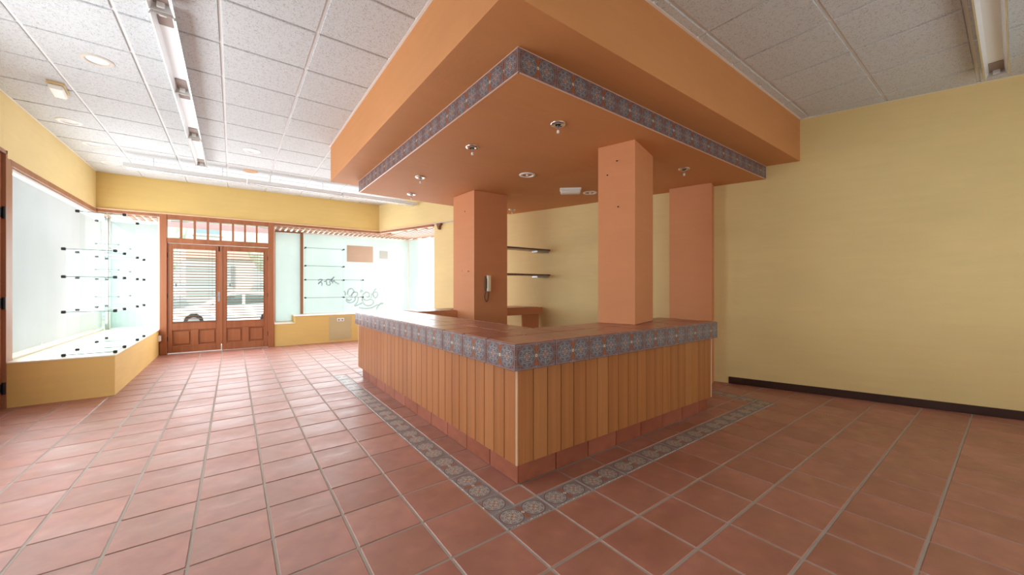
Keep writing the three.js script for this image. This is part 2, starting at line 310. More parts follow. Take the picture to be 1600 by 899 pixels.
{
  const w = structure('wall_front');
  part('wall_beam', prism([[-3.04, frontZ(-3.04)], [2.44, frontZ(2.44)], [2.44, frontZ(2.44) - 0.22], [-3.04, frontZ(-3.04) - 0.22]], 2.75, H), yellowBounced, w);
  part('low_wall', prism([[-0.115, frontZ(-0.115)], [0.285, frontZ(0.285)], [0.285, frontZ(0.285) - 0.68], [-0.115, frontZ(-0.115) - 0.68]], 0, 0.488), yellowBounced, w);
  part('low_wall', prism([[0.285, frontZ(0.285)], [2.44, -8.08], [2.79, -6.2], [3.98, -6.2], [3.15, -8.72], [0.285, frontZ(0.285) - 0.68]], 0, 0.65), yellowBounced, w);
  part('wall_patch', put(cbox(0.5, 0.56, 0.004, 0.001), 1.37, 0.33, 0.002), M({ color: '#cdbd97', map: paintMap, roughness: 0.7 }), structure('trim_6', FRONT, FTURN));
  part('wall_return', prism([[-2.02, frontZ(-2) - 0.07], [-1.96, frontZ(-2) - 0.07], [-1.96, frontZ(-2) - 0.68], [-2.02, frontZ(-2) - 0.68]], 0, 2.75), sillWhite, w);
  part('wall_return', prism([[-0.15, frontZ(-0.12) - 0.07], [-0.1, frontZ(-0.12) - 0.07], [-0.1, frontZ(-0.12) - 0.68], [-0.15, frontZ(-0.12) - 0.68]], 0, 2.75), sillWhite, w);
  part('recess_cover', prism([[-3.04, frontZ(-3) - 0.1], [2.44, -8.18], [2.9, -6.1], [4.2, -6.1], [3.3, -8.95], [-3.04, -9.15]], 2.74, 2.8), cream, w);
  const s = structure('trim_1');
  part('window_sill', prism([[-0.115, frontZ(-0.115) + 0.012], [0.275, frontZ(0.275) + 0.012], [0.275, frontZ(0.285) - 0.62], [-0.115, frontZ(-0.115) - 0.62]], 0.488, 0.505, 0.003), sillWhite, s);
  part('window_sill', prism([[0.275, frontZ(0.275) + 0.012], [2.44, -8.068], [2.78, -6.19], [3.96, -6.2], [3.13, -8.68], [0.275, frontZ(0.275) - 0.62]], 0.65, 0.667, 0.003), sillWhite, s);
}
{
  const w = structure('wall_left');
  part('wall_face', bxyz(LEFT - 0.2, LEFT, 2.73, H, -9.15, -4.9, 0), yellow, w);
  part('wall_face', bxyz(LEFT - 0.2, LEFT, 2.8, H, -4.9, -3.95, 0), yellow, w);
  part('wall_face', bxyz(LEFT - 0.2, LEFT, 0, H, -3.95, -3.6, 0), yellow, w);
  part('wall_face', bxyz(LEFT - 0.2, LEFT, 0, H, -0.8, BACK, 0), yellow, w);
  part('wall_face', bxyz(LEFT - 0.2, LEFT, 0, 0.8, -3.6, -0.8, 0), yellow, w);
  part('wall_face', bxyz(LEFT - 0.2, LEFT, 2.7, H, -3.6, -0.8, 0), yellow, w);
  part('wall_base', bxyz(LEFT - 0.2, LEFT - 0.005, 0, 0.49, -9.15, -5.08, 0), yellow, w);
  const b = structure('wall_back');
  part('wall_face', bxyz(-3.04, 6.5, 0, 0.75, BACK, BACK + 0.2, 0), yellow, b);
  part('wall_face', bxyz(-3.04, 6.5, 2.6, H, BACK, BACK + 0.2, 0), yellow, b);
  part('wall_face', bxyz(-3.04, -2.0, 0.75, 2.6, BACK, BACK + 0.2, 0), yellow, b);
  part('wall_face', bxyz(5.0, 6.5, 0.75, 2.6, BACK, BACK + 0.2, 0), yellow, b);
  const br = structure('baseboard_right');
  part('board', prism([[wallX(-0.72) - 0.014, -0.72], [wallX(BACK) - 0.014, BACK], [wallX(BACK) + 0.01, BACK], [wallX(-0.72) + 0.01, -0.72]], 0, 0.09, 0.003), darkWood, br);
  const bl = structure('baseboard_left');
  part('board', bxyz(LEFT, LEFT + 0.035, 0, 0.09, -5.03, -4.91, 0.004), darkWood, bl);
}

// wood trim under the front beam and round the openings
{
  const t = structure('trim_2', FRONT, FTURN);
  part('trim_board', bxyz(-2.71, -1.86, 2.685, 2.75, -0.06, 0.018, 0.004), trimWood, t);
  part('trim_lip', bxyz(-2.71, 2.58, 2.738, 2.762, -0.02, 0.03, 0.004), paleTrim, t);
  part('trim_board', bxyz(0.0, 2.58, 2.685, 2.742, -0.06, 0.02, 0.004), trimWood, t);
  const r = structure('trim_3', [wallX(-7), 0, -7], WTURN);
  part('trim_board', bxyz(-0.03, 0.05, 2.685, 2.742, -1.13, 0.82, 0.004), trimWood, r);
  part('trim_lip', bxyz(-0.035, 0.03, 2.738, 2.762, -1.13, 0.82, 0.004), paleTrim, r);
  part('wall_ledge', bxyz(-0.03, 0.01, 2.735, 2.756, 0.82, 2.0, 0.003), M({ color: '#c9bfc4', roughness: 0.6 }), r);
}
// slatted soffit over the two window recesses
{
  const t = structure('trim_4');
  const g = new Map();
  const slat = (x, z0, z1) => {
    const k = `${(z1 - z0).toFixed(2)}`; if (!g.has(k)) g.set(k, cbox(0.066, 0.018, z1 - z0, 0.003));
    part('slat', g.get(k), trimWood, t, [x, 2.666, (z0 + z1) / 2], [0, 0, 0]);
  };
  for (let x = -2.76; x < -2.02; x += 0.115) slat(x, frontZ(x) - 0.6, frontZ(x) - 0.05);
  for (let x = -0.02; x < 3.75; x += 0.115) {
    const n = x < 2.4 ? frontZ(x) - 0.05 : Math.min((x - 4.555) / 0.3322 - 0.889 - 0.12, -6.25), f = x < 3.1 ? frontZ(x) - 0.6 : (x - 3.14) / 0.3322 - 8.6;
    if (n - f > 0.1) slat(x, f, n);
  }
}

// ---------------------------------------------------------------- windows
function windowFrame(g, x0, x1, y0, y1, t, mat, d = 0.05) {
  part('frame', join([bxyz(x0, x1, y1 - t, y1, -d / 2, d / 2), bxyz(x0, x1, y0, y0 + t * 0.5, -d / 2, d / 2), bxyz(x0, x0 + t, y0, y1, -d / 2, d / 2), bxyz(x1 - t, x1, y0, y1, -d / 2, d / 2)]), mat, g);
}
const sheet = (x0, x1, y0, y1, z) => put(cbox(x1 - x0, y1 - y0, 0.0012, 0.0001), (x0 + x1) / 2, (y0 + y1) / 2, z);
const pane = (x0, x1, y0, y1, z) => put(cbox(x1 - x0, y1 - y0, 0.006, 0.0005), (x0 + x1) / 2, (y0 + y1) / 2, z);
{
  // left side window: local x runs along the wall towards the street
  const g = structure('window_1', [LEFT, 0, -4.98], Math.PI / 2);
  part('frame', join([bxyz(-0.06, 0.09, 0, 2.73, -0.07, 0.012, 0.006), bxyz(0.05, 3.95, 2.66, 2.735, -0.1, 0.014, 0.006)]), trimWood, g);
  part('frame_bead', join([bxyz(0.09, 0.115, 0.5, 2.66, -0.05, -0.02), bxyz(0.09, 3.95, 2.63, 2.66, -0.05, -0.02), bxyz(0.09, 3.95, 0.49, 0.515, -0.05, -0.02)]), white, g);
  part('pane', pane(0.1, 3.95, 0.5, 2.65, -0.06), glass, g);
  part('film', sheet(0.15, 3.92, 0.55, 2.60, -0.045), filmLeft, g);
  for (const [x, h] of [[0.52, 0.05], [0.95, 0.07], [1.55, 0.06], [2.3, 0.05]]) {      // torn scraps at its foot
    const s = new THREE.Shape([[0, 0], [0.09, 0.012], [0.045, h]].map((p) => new THREE.Vector2(...p)));
    part('paper_scrap', put(new THREE.ExtrudeGeometry(s, { depth: 0.002, bevelEnabled: false }), x, 0.52, -0.02), white, g);
  }
  areaLight(g, 'window_light', DAY.left, DAYLIGHT, 3.7, 2.0, [2.02, 1.6, 0.0], [2.02, 1.6, 5]);
}
{
  const g = structure('window_2', FRONT, FTURN);
  windowFrame(g, -2.72, -1.84, 0.49, 2.66, 0.05, white);
  g.children[0].position.z = -0.63;
  part('pane', pane(-2.68, -1.88, 0.5, 2.62, -0.645), glass, g);
  part('film', sheet(-2.68, -1.88, 0.5, 2.62, -0.632), filmCorner, g);
  part('mullion', bxyz(-2.73, -2.69, 0.49, 2.66, -0.63, -0.56), steel, g);
  areaLight(g, 'window_light', DAY.frontLeft, DAYLIGHT, 0.72, 2.0, [-2.29, 1.6, -0.56], [-2.29, 1.6, 5]);
}
{
  const g = structure('window_3', FRONT, FTURN);
  windowFrame(g, 0.02, 0.63, 0.49, 2.66, 0.035, trimWood);
  g.children[0].position.z = -0.63;
  part('pane', pane(0.05, 0.6, 0.5, 2.62, -0.645), glass, g);
  part('film', sheet(0.05, 0.6, 0.5, 2.62, -0.632), filmFront, g);
  part('mullion', bxyz(0.57, 0.63, 0.66, 2.66, -0.66, -0.58), trimWood, g);
}
const W4 = structure('window_4', FRONT, FTURN);
{
  const g = W4;
  windowFrame(g, 0.6, 3.29, 0.66, 2.66, 0.04, white);
  g.children[0].position.z = -0.63;
  part('pane', pane(0.64, 3.27, 0.68, 2.62, -0.645), glass, g);
  part('film', sheet(0.64, 3.27, 0.68, 2.62, -0.632), filmFront, g);
  // spray-paint scrawls on the pane
  const ink1 = P({ color: '#c3cad2', transmission: 0.85, thickness: 0, roughness: 1 }), ink2 = P({ color: '#dde3e3', transmission: 0.85, thickness: 0, roughness: 1 });
  const scrawl = (lines, r, mat) => {
    const gs = lines.map((l) => { const p = []; for (let i = 0; i < l.length; i += 2) p.push([l[i], l[i + 1], 0]); const t = tube(p, r, Math.max(8, p.length * 5), 5); t.scale(1, 1, 0.12); return t; });
    const m = part('graffiti', join(gs), mat, g, [0, 0, -0.629]); return m;
  };
  scrawl([[0.963, 1.482, 1.007, 1.518, 1.057, 1.504, 1.013, 1.455, 0.963, 1.392], [0.963, 1.419, 1.013, 1.441, 1.051, 1.413, 1.038, 1.35], [1.089, 1.455, 1.127, 1.47, 1.153, 1.484, 1.127, 1.449],
    [1.146, 1.505, 1.191, 1.52, 1.268, 1.485, 1.217, 1.457, 1.242, 1.407, 1.204, 1.364, 1.153, 1.393, 1.153, 1.449], [1.268, 1.45, 1.288, 1.535, 1.333, 1.586, 1.268, 1.521, 1.217, 1.499], [1.281, 1.414, 1.32, 1.486, 1.346, 1.451, 1.412, 1.415, 1.445, 1.401]], 0.011, ink1);
  scrawl([[1.558, 1.221, 1.598, 1.148, 1.572, 1.105], [1.652, 1.119, 1.646, 1.192, 1.68, 1.264, 1.748, 1.279, 1.796, 1.22, 1.775, 1.147, 1.707, 1.089, 1.666, 1.104],
    [1.748, 1.045, 1.761, 1.147, 1.816, 1.19, 1.879, 1.175, 1.886, 1.102, 1.83, 1.066, 1.83, 0.985, 1.775, 0.927, 1.693, 0.915, 1.625, 0.96, 1.619, 1.018, 1.693, 0.966, 1.748, 1.008], [1.914, 1.057, 1.893, 0.94, 1.816, 0.824, 1.914, 0.858, 2.026, 0.907], [1.97, 1.175, 1.984, 1.249, 2.026, 1.189],
    [2.005, 1.041, 2.026, 0.922, 2.083, 0.846, 2.183, 0.821, 2.284, 0.871, 2.291, 0.946, 2.226, 0.993, 2.111, 0.965, 2.04, 1.011, 2.026, 1.1, 2.083, 1.174, 2.154, 1.181, 2.19, 1.128, 2.176, 1.053, 2.111, 1.069], [2.248, 1.157, 2.24, 1.022],
    [2.372, 1.285, 2.313, 1.217, 2.291, 1.097, 2.342, 1.028, 2.409, 1.095, 2.386, 1.179, 2.313, 1.172], [1.928, 0.776, 2.083, 0.749, 2.255, 0.767, 2.401, 0.838, 2.565, 0.872, 2.46, 0.882], [2.46, 0.836, 2.401, 0.777, 2.372, 0.702]], 0.016, ink2);
  areaLight(g, 'window_light', DAY.frontRight, DAYLIGHT, 2.9, 1.8, [1.7, 1.66, -0.27], [1.7, 1.66, 5]);
}
{
  const g = structure('window_5', [3.14, 0, -8.68], WTURN - Math.PI / 2);     // the short side pane beyond the corner; local x runs towards the room
  windowFrame(g, 0.0, 2.62, 0.66, 2.66, 0.04, white);
  part('pane', pane(0.03, 2.6, 0.68, 2.62, -0.012), glass, g);
  part('film', sheet(0.03, 2.6, 0.68, 2.62, 0.0), filmFront, g);
  areaLight(g, 'window_light', DAY.side, DAYLIGHT, 2.2, 1.8, [1.3, 1.66, 0.1], [1.3, 1.66, 5]);
}
{
  const g = structure('unseen_window_6', [1.5, 0, BACK + 0.1], Math.PI);             // unseen window behind the viewer, placed to light the right wall and bar front
  windowFrame(g, -3.5, 3.5, 0.75, 2.6, 0.06, trimWood);
  part('pane', pane(-3.46, 3.46, 0.78, 2.55, -0.02), glass, g);
  part('film', sheet(-3.46, 3.46, 0.78, 2.55, 0), filmFront, g);
  areaLight(g, 'window_light', DAY.back, BACKLIGHT, 6.6, 1.7, [0, 1.67, 0.12], [0, 1.67, 5]);
}

{
  const g = structure('unseen_window_7', [LEFT - 0.1, 0, -2.2], Math.PI / 2);        // unseen side window, placed to light the bar left face and right wall
  windowFrame(g, -1.4, 1.4, 0.8, 2.7, 0.06, trimWood);
  part('pane', pane(-1.36, 1.36, 0.83, 2.65, -0.02), glass, g);
  part('film', sheet(-1.36, 1.36, 0.83, 2.65, 0), filmFront, g);
  areaLight(g, 'window_light', DAY.near, DAYLIGHT, 2.6, 1.75, [0, 1.74, 0.12], [0, 1.74, 5]);
}

// ---------------------------------------------------------------- doors
const D2 = structure('door_2', FRONT, FTURN);
{
  const g = D2, x0 = -1.86, x1 = 0.01;                       // frame between the posts, local x
  part('door_post', bxyz(x0, x0 + 0.105, 0, 2.74, -0.09, 0.03, 0.006), doorWood, g);
  part('door_post', bxyz(x1 - 0.11, x1, 0, 2.74, -0.09, 0.03, 0.006), doorWood, g);
  part('transom_bar', bxyz(x0 + 0.105, x1 - 0.11, 2.19, 2.285, -0.08, 0.02, 0.006), doorWood, g);
  part('transom_bar', bxyz(x0 + 0.105, x1 - 0.11, 2.655, 2.74, -0.08, 0.02, 0.006), doorWood, g);
  const a = x0 + 0.105, n = 8, w = (x1 - 0.11 - a) / n;
  for (let k = 1; k < n; k++) part('glazing_bar', bxyz(a + k * w - 0.017, a + k * w + 0.017, 2.28, 2.66, -0.055, 0.01, 0.004), doorWood, g);
  for (let k = 0; k < n; k++) part('pane', pane(a + k * w + 0.01, a + (k + 1) * w - 0.01, 2.275, 2.665, -0.03), glass, g);
  const leaf = (lx0, lx1, drop, name) => {
    const L = new THREE.Group(); L.name = 'door_leaf'; g.add(L);
    const st = 0.072, gl0 = 0.60, gl1 = 2.095, m = (lx0 + lx1) / 2, b = drop;
    part('leaf_frame', join([bxyz(lx0, lx0 + st, b, 2.18, -0.07, -0.012, 0.005), bxyz(lx1 - st, lx1, b, 2.18, -0.07, -0.012, 0.005), bxyz(lx0 + st, lx1 - st, 2.095, 2.18, -0.07, -0.012, 0.004),
      bxyz(lx0 + st, lx1 - st, 0.46, 0.60, -0.07, -0.012, 0.004), bxyz(lx0 + st, lx1 - st, b, 0.15, -0.07, -0.012, 0.004), bxyz(m - 0.055, m + 0.055, 0.13, 0.48, -0.07, -0.012, 0.004)]), doorWood, L);
    for (const [p0, p1] of [[lx0 + st, m - 0.055], [m + 0.055, lx1 - st]]) {
      part('raised_panel', join([bxyz(p0 - 0.005, p1 + 0.005, 0.14, 0.47, -0.06, -0.04, 0.002), put(cbox(p1 - p0 - 0.05, 0.25, 0.022, 0.01), (p0 + p1) / 2, 0.305, -0.032)]), doorWood, L);
    }
    part('pane', pane(lx0 + st - 0.01, lx1 - st + 0.01, 0.59, 2.1, -0.045), glass, L);
    part('glazing_bead', join([bxyz(lx0 + st, lx1 - st, gl0, gl0 + 0.016, -0.035, -0.008), bxyz(lx0 + st, lx1 - st, gl1 - 0.016, gl1, -0.035, -0.008), bxyz(lx0 + st, lx0 + st + 0.014, gl0, gl1, -0.035, -0.008), bxyz(lx1 - st - 0.014, lx1 - st, gl0, gl1, -0.035, -0.008)]), doorWood, L);
    return L;
  };
  const l1 = leaf(-1.755, -0.925, 0.022), l2 = leaf(-0.905, -0.1, 0.012);
  part('handle', join([bxyz(-0.975, -0.935, 1.02, 1.22, -0.012, -0.004), put(cyl(0.009, 0.009, 0.05), -0.955, 1.13, 0.012, Math.PI / 2), tube([[-0.955, 1.13, 0.035], [-1.0, 1.13, 0.04], [-1.08, 1.128, 0.036]], 0.009, 12)]), steel, l1);
  part('bolt', join([bxyz(-0.962, -0.938, 2.06, 2.16, -0.012, 0.006), put(cyl(0.012, 0.012, 0.03), -0.95, 2.07, 0.012, Math.PI / 2)]), darkHole, l1);
  part('cover_strip', bxyz(-0.94, -0.895, 0.14, 2.18, -0.02, 0.004, 0.004), doorWood, l1);
  for (const y of [0.3, 1.15, 1.95]) { part('hinge', put(cyl(0.011, 0.011, 0.09), -1.757, y, -0.005), darkHole, l1); part('hinge', put(cyl(0.011, 0.011, 0.09), -0.1, y, -0.005), darkHole, l2); }
  areaLight(g, 'door_light', DAY.door, DAYLIGHT, 1.5, 1.5, [-0.93, 1.4, 0.08], [-0.93, 1.4, 5]);
}
{
  const g = structure('door_1', [LEFT, 0, -4.93], Math.PI / 2);
  part('door_frame', join([bxyz(-0.04, 0.0, 0, 2.8, -0.1, 0.02), bxyz(-0.98, 0.0, 2.76, 2.8, -0.1, 0.02), bxyz(-1.02, -0.98, 0, 2.8, -0.1, 0.02)]), trimWood, g);
  const L = new THREE.Group(); L.name = 'door_leaf'; g.add(L);
  part('leaf_board', bxyz(-0.975, -0.045, 0.01, 2.755, -0.07, -0.01, 0.004), doorWood, L);
  for (const [y0, y1] of [[0.15, 1.0], [1.15, 2.05], [2.2, 2.65]]) part('raised_panel', bxyz(-0.87, -0.15, y0, y1, -0.02, 0.002, 0.012), doorWood, L);
  for (const y of [0.22, 1.14, 2.12]) part('hinge', join([put(cyl(0.014, 0.014, 0.13), -0.043, y, 0.006), bxyz(-0.09, -0.045, y - 0.05, y + 0.05, -0.012, -0.006)]), black, g);
}

// ---------------------------------------------------------------- canopy over the bar
const SB = 2.725, ST = 2.895;
{
  const t = thing('ceiling_canopy', 'orange two-stepped canopy with a band of blue patterned tiles hanging over the bar', 'canopy');
  const e = 0.03;
  part('upper_fascia', prism([[0.325, 0.012], [wallX(0.012) + e, 0.012], [wallX(-4.5) + e, -4.5], [0.325, -4.5]], ST, H + 0.01, 0.002), orange, t);
  part('soffit', prism([[0.664, -0.328], [wallX(-0.328) + e, -0.328], [wallX(-4.21) + e, -4.21], [0.664, -4.21]], SB, ST + 0.002, 0.002), orange, t);
  part('band_grout', join([bxyz(0.6625, wallX(-0.32) - 0.005, SB + 0.006, ST - 0.006, -0.3275, -0.325, 0), bxyz(0.661, 0.6635, SB + 0.006, ST - 0.006, -4.205, -0.326, 0)]), darkGrout, t);
  const full = cbox(0.3345, 0.16, 0.01, 0.0015), half = cbox(0.168, 0.16, 0.01, 0.0015, 0.085, 0);
  for (let x = 0.656; x < 4.75; x += 0.34) { const w = Math.min(0.34, wallX(-0.32) - x); if (w > 0.02) part('border_tile', w > 0.33 ? full : cbox(w - 0.004, 0.16, 0.01, 0.0015), medal, t, [x + w / 2, (SB + ST) / 2, -0.323]); }
  part('border_tile', half, medal, t, [0.659, (SB + ST) / 2, -0.318 - 0.085], [0, -Math.PI / 2, 0]);
  for (let z = -0.318 - 0.17; z > -4.2; z -= 0.34) { const w = Math.min(0.34, z + 4.215); part('border_tile', w > 0.33 ? full : cbox(w - 0.004, 0.16, 0.01, 0.0015), medal, t, [0.659, (SB + ST) / 2, z - w / 2], [0, -Math.PI / 2, 0]); }
  part('edge_trim', join([bxyz(0.652, 0.664, SB - 0.002, SB + 0.005, -4.215, -0.316, 0.001), bxyz(0.652, 0.664, ST - 0.005, ST, -4.215, -0.316, 0.001), bxyz(0.652, wallX(-0.32), SB - 0.002, SB + 0.004, -0.326, -0.316, 0.001), bxyz(0.652, wallX(-0.32), ST - 0.005, ST, -0.328, -0.317, 0.001)]), tileEdge, t);
}

// columns
function column(name, label, pts, y0, y1) { const t = thing(name, label, 'column'); part('shaft', prism(pts, y0, y1, 0.004), orangeColumn, t); return t; }
{
  const c1 = column('column', 'square orange column with an intercom phone, standing behind the bar', [[1.955, -3.055], [2.527, -3.03], [2.50, -3.61], [1.925, -3.635]], 0, SB);
  for (const [x, y, z] of [[1.944, 2.45, -3.3], [1.945, 1.55, -3.2], [1.945, 1.56, -3.38]]) part('screw_hole', put(cyl(0.008, 0.008, 0.004, 10), x - 0.005, y, z, 0, 0, Math.PI / 2), darkHole, c1);
  const c2 = column('column', 'slim orange column rising from the tiled bar top to the canopy', [[2.225, -0.535], [2.775, -0.70], [2.665, -1.065], [2.12, -0.895]], 0.953, SB);
  for (const [x, y, z] of [[2.16, 2.55, -0.70], [2.14, 2.43, -0.80], [2.165, 2.1, -0.69]]) part('screw_hole', put(cyl(0.007, 0.007, 0.004, 10), x + 0.005, y, z, 0, 0, Math.PI / 2), darkHole, c2);
  const c3 = column('wall_column', 'orange pilaster built against the yellow side wall beside the bar end', [[4.33, -0.82], [wallX(-0.9) + 0.02, -0.9], [wallX(-1.42) + 0.02, -1.42], [4.175, -1.34]], 0, SB);
  part('screw_hole', put(cyl(0.007, 0.007, 0.004, 10), 4.27, 2.5, -1.08, 0, 0, Math.PI / 2), darkHole, c3);
}

// ---------------------------------------------------------------- bar counter
{
  const t = thing('bar_counter', 'U-shaped bar clad in vertical wood planks with a tiled top and blue patterned tile edge', 'bar');
  const X0 = 0.585, Z0 = -0.25, X1 = 3.25, Z1 = -4.12, XI = 1.29, ZI = -0.95, ZF = -3.52, TOP = 0.952;
  part('carcass', join([bxyz(0.682, XI - 0.02, 0.0, 0.79, -4.06, -0.352, 0), bxyz(0.69, 3.21, 0.0, 0.79, ZI + 0.02, -0.352, 0)]), darkGrout, t);
  part('carcass', join([bxyz(0.66, XI - 0.02, 0.137, 0.79, -4.19, -0.335, 0), bxyz(0.66, 3.25, 0.137, 0.79, ZI + 0.02, -0.335, 0)]), darkGrout, t);
  const far = [[XI + 0.002, ZF], [1.923, ZF], [1.918, -3.643], [2.508, -3.616], [2.512, ZF], [wallX(ZF) - 0.004, ZF], [wallX(Z1) - 0.004, Z1], [XI + 0.002, Z1]];   // notched round the column
  part('counter_slab', join([bxyz(X0 + 0.008, XI, 0.79, 0.938, Z1 + 0.004, Z0 - 0.008, 0.002), bxyz(X0 + 0.008, X1 - 0.008, 0.79, 0.938, ZI, Z0 - 0.008, 0.002)]), darkGrout, t);
  part('back_slab', prism(far, 0.83, 0.952, 0.003), orangeColumn, t);
  part('back_panel', bxyz(XI, 1.912, 0, 0.83, ZF - 0.05, ZF - 0.03, 0.002), orangeColumn, t);
  part('back_panel', bxyz(3.25, 3.63, 0, 0.83, ZF - 0.08, ZF - 0.05, 0.002), orangeColumn, t);
  // top tiles
  const tg = new Map(), top = (w, d, v) => { const k = `${w.toFixed(3)},${d.toFixed(3)},${v}`; if (!tg.has(k)) tg.set(k, cbox(w - 0.012, 0.014, d - 0.012, 0.004, v * 0.31, v * 0.17)); return tg.get(k); };
  for (let i = 0; i < 10; i++) for (let j = 0; j < 13; j++) {
    let a = X0 + i * T, b = a + T, f = Z0 - j * T, n = f - T;
    b = Math.min(b, X1); n = Math.max(n, Z1);
    const inLeft = a < XI - 0.02, inFront = f > ZI + 0.02;
    if (!inLeft && !inFront) continue;
    if (!inFront) b = Math.min(b, XI); if (!inLeft) n = Math.max(n, ZI);
    if (b - a < 0.02 || f - n < 0.02) continue;
    part('top_tile', top(b - a, f - n, Math.floor(rnd() * 4)), pick(topClay), t, [(a + b) / 2, TOP - 0.007, (f + n) / 2]);
  }
  for (let i = 0; i < 7; i++) for (const [f, n] of [[ZF + 0.004, ZF - 0.3], [ZF - 0.3, Z1]]) {
    let a = XI + 0.005 + i * T, b = Math.min(a + T, wallX(n) - 0.006);
    if (f > -3.6) { if (a < 1.918 && b > 1.918) b = 1.918; else if (a > 1.918 && a < 2.515) a = 2.515; }
    if (b - a > 0.02) part('top_tile', top(b - a, f - n, 1), pick(topClay), t, [(a + b) / 2, TOP + 0.003, (f + n) / 2]);
  }
  // patterned edge
  const full = cbox(0.336, 0.168, 0.012, 0.003);
  for (let x = X0 - 0.004; x < X1 - 0.02; x += T) { const w = Math.min(T, X1 - x); part('edge_tile', w > 0.33 ? full : cbox(w - 0.004, 0.168, 0.012, 0.003), medal, t, [x + w / 2, 0.864, Z0 - 0.003]); }
  for (let z = Z0 + 0.003; z > Z1 + 0.02; z -= T) { const w = Math.min(T, z - Z1); part('edge_tile', w > 0.33 ? full : cbox(w - 0.004, 0.168, 0.012, 0.003), medal, t, [X0 - 0.003, 0.864, z - w / 2], [0, -Math.PI / 2, 0]); }
  for (let z = Z0; z > ZI + 0.02; z -= T) { const w = Math.min(T, z - ZI); part('edge_tile', w > 0.33 ? full : cbox(w - 0.004, 0.168, 0.012, 0.003), medal, t, [X1 - 0.002, 0.864, z - w / 2], [0, Math.PI / 2, 0]); }
  // wood planks
  const pg = [0, 1, 2, 3, 4].map((v) => cbox(0.1255, 0.648, 0.016, 0.0018, v * 0.137, v * 0.41));
  const pl = [0, 1, 2, 3, 4].map((v) => cbox(0.1225, 0.648, 0.016, 0.0018, v * 0.137, v * 0.41));
  for (let k = 0; k < 20; k++) part('plank', pick(pg), pick(plank), t, [0.655 + 0.065 + 0.13 * k, 0.461, -0.327]);
  for (let k = 0; k < 30; k++) part('plank', pick(pl), pick(plank), t, [0.652, 0.461, -0.332 - 0.065 - 0.128 * k], [0, -Math.PI / 2, 0]);
  part('corner_post', bxyz(0.641, 0.656, 0.136, 0.786, -0.333, -0.317, 0.004), paleTrim, t);
  part('corner_post', bxyz(3.256, 3.272, 0.136, 0.786, -0.335, -0.316, 0.003), paleTrim, t);
  part('corner_post', bxyz(0.642, 0.66, 0.136, 0.786, -4.205, -4.185, 0.003), paleTrim, t);
  // plinth
  const qg = cbox(0.334, 0.137, 0.01, 0.0025), qg2 = cbox(0.334, 0.137, 0.01, 0.0025, 0.3, 0.2);
  for (let x = 0.676; x < 3.2; x += T) { const w = Math.min(T, 3.225 - x); part('plinth_tile', w > 0.33 ? pick([qg, qg2]) : cbox(w - 0.006, 0.137, 0.01, 0.0025), pick(plinthClay), t, [x + w / 2, 0.0685, -0.347]); }
  for (let z = -0.344; z > -4.05; z -= T) { const w = Math.min(T, z + 4.07); part('plinth_tile', w > 0.33 ? pick([qg, qg2]) : cbox(w - 0.006, 0.137, 0.01, 0.0025), pick(plinthClay), t, [0.677, 0.0685, z - w / 2], [0, -Math.PI / 2, 0]); }
}

// shelves behind the bar
for (const [y, label] of [[1.962, 'upper of two thin dark shelves fixed behind the bar'], [1.516, 'lower of two thin dark shelves fixed behind the bar']]) {
  const t = thing('wall_shelf', label, 'shelf');
  part('shelf_board', prism([[2.52, -3.38], [wallX(-3.38), -3.38], [wallX(-3.6), -3.6], [2.51, -3.6]], y, y + 0.028, 0.002), M({ color: '#cbb89f', map: woodMap, roughness: 0.4 }), t);
  part('edge_rail', prism([[2.52, -3.372], [wallX(-3.372), -3.372], [wallX(-3.38), -3.38], [2.52, -3.38]], y + 0.008, y + 0.03), M({ color: '#5d463b', roughness: 0.4 }), t);
  part('bracket', prism([[3.45, -3.40], [wallX(-3.40), -3.40], [wallX(-3.55), -3.55], [3.45, -3.55]], y - 0.03, y, 0.003), steel, t);
}

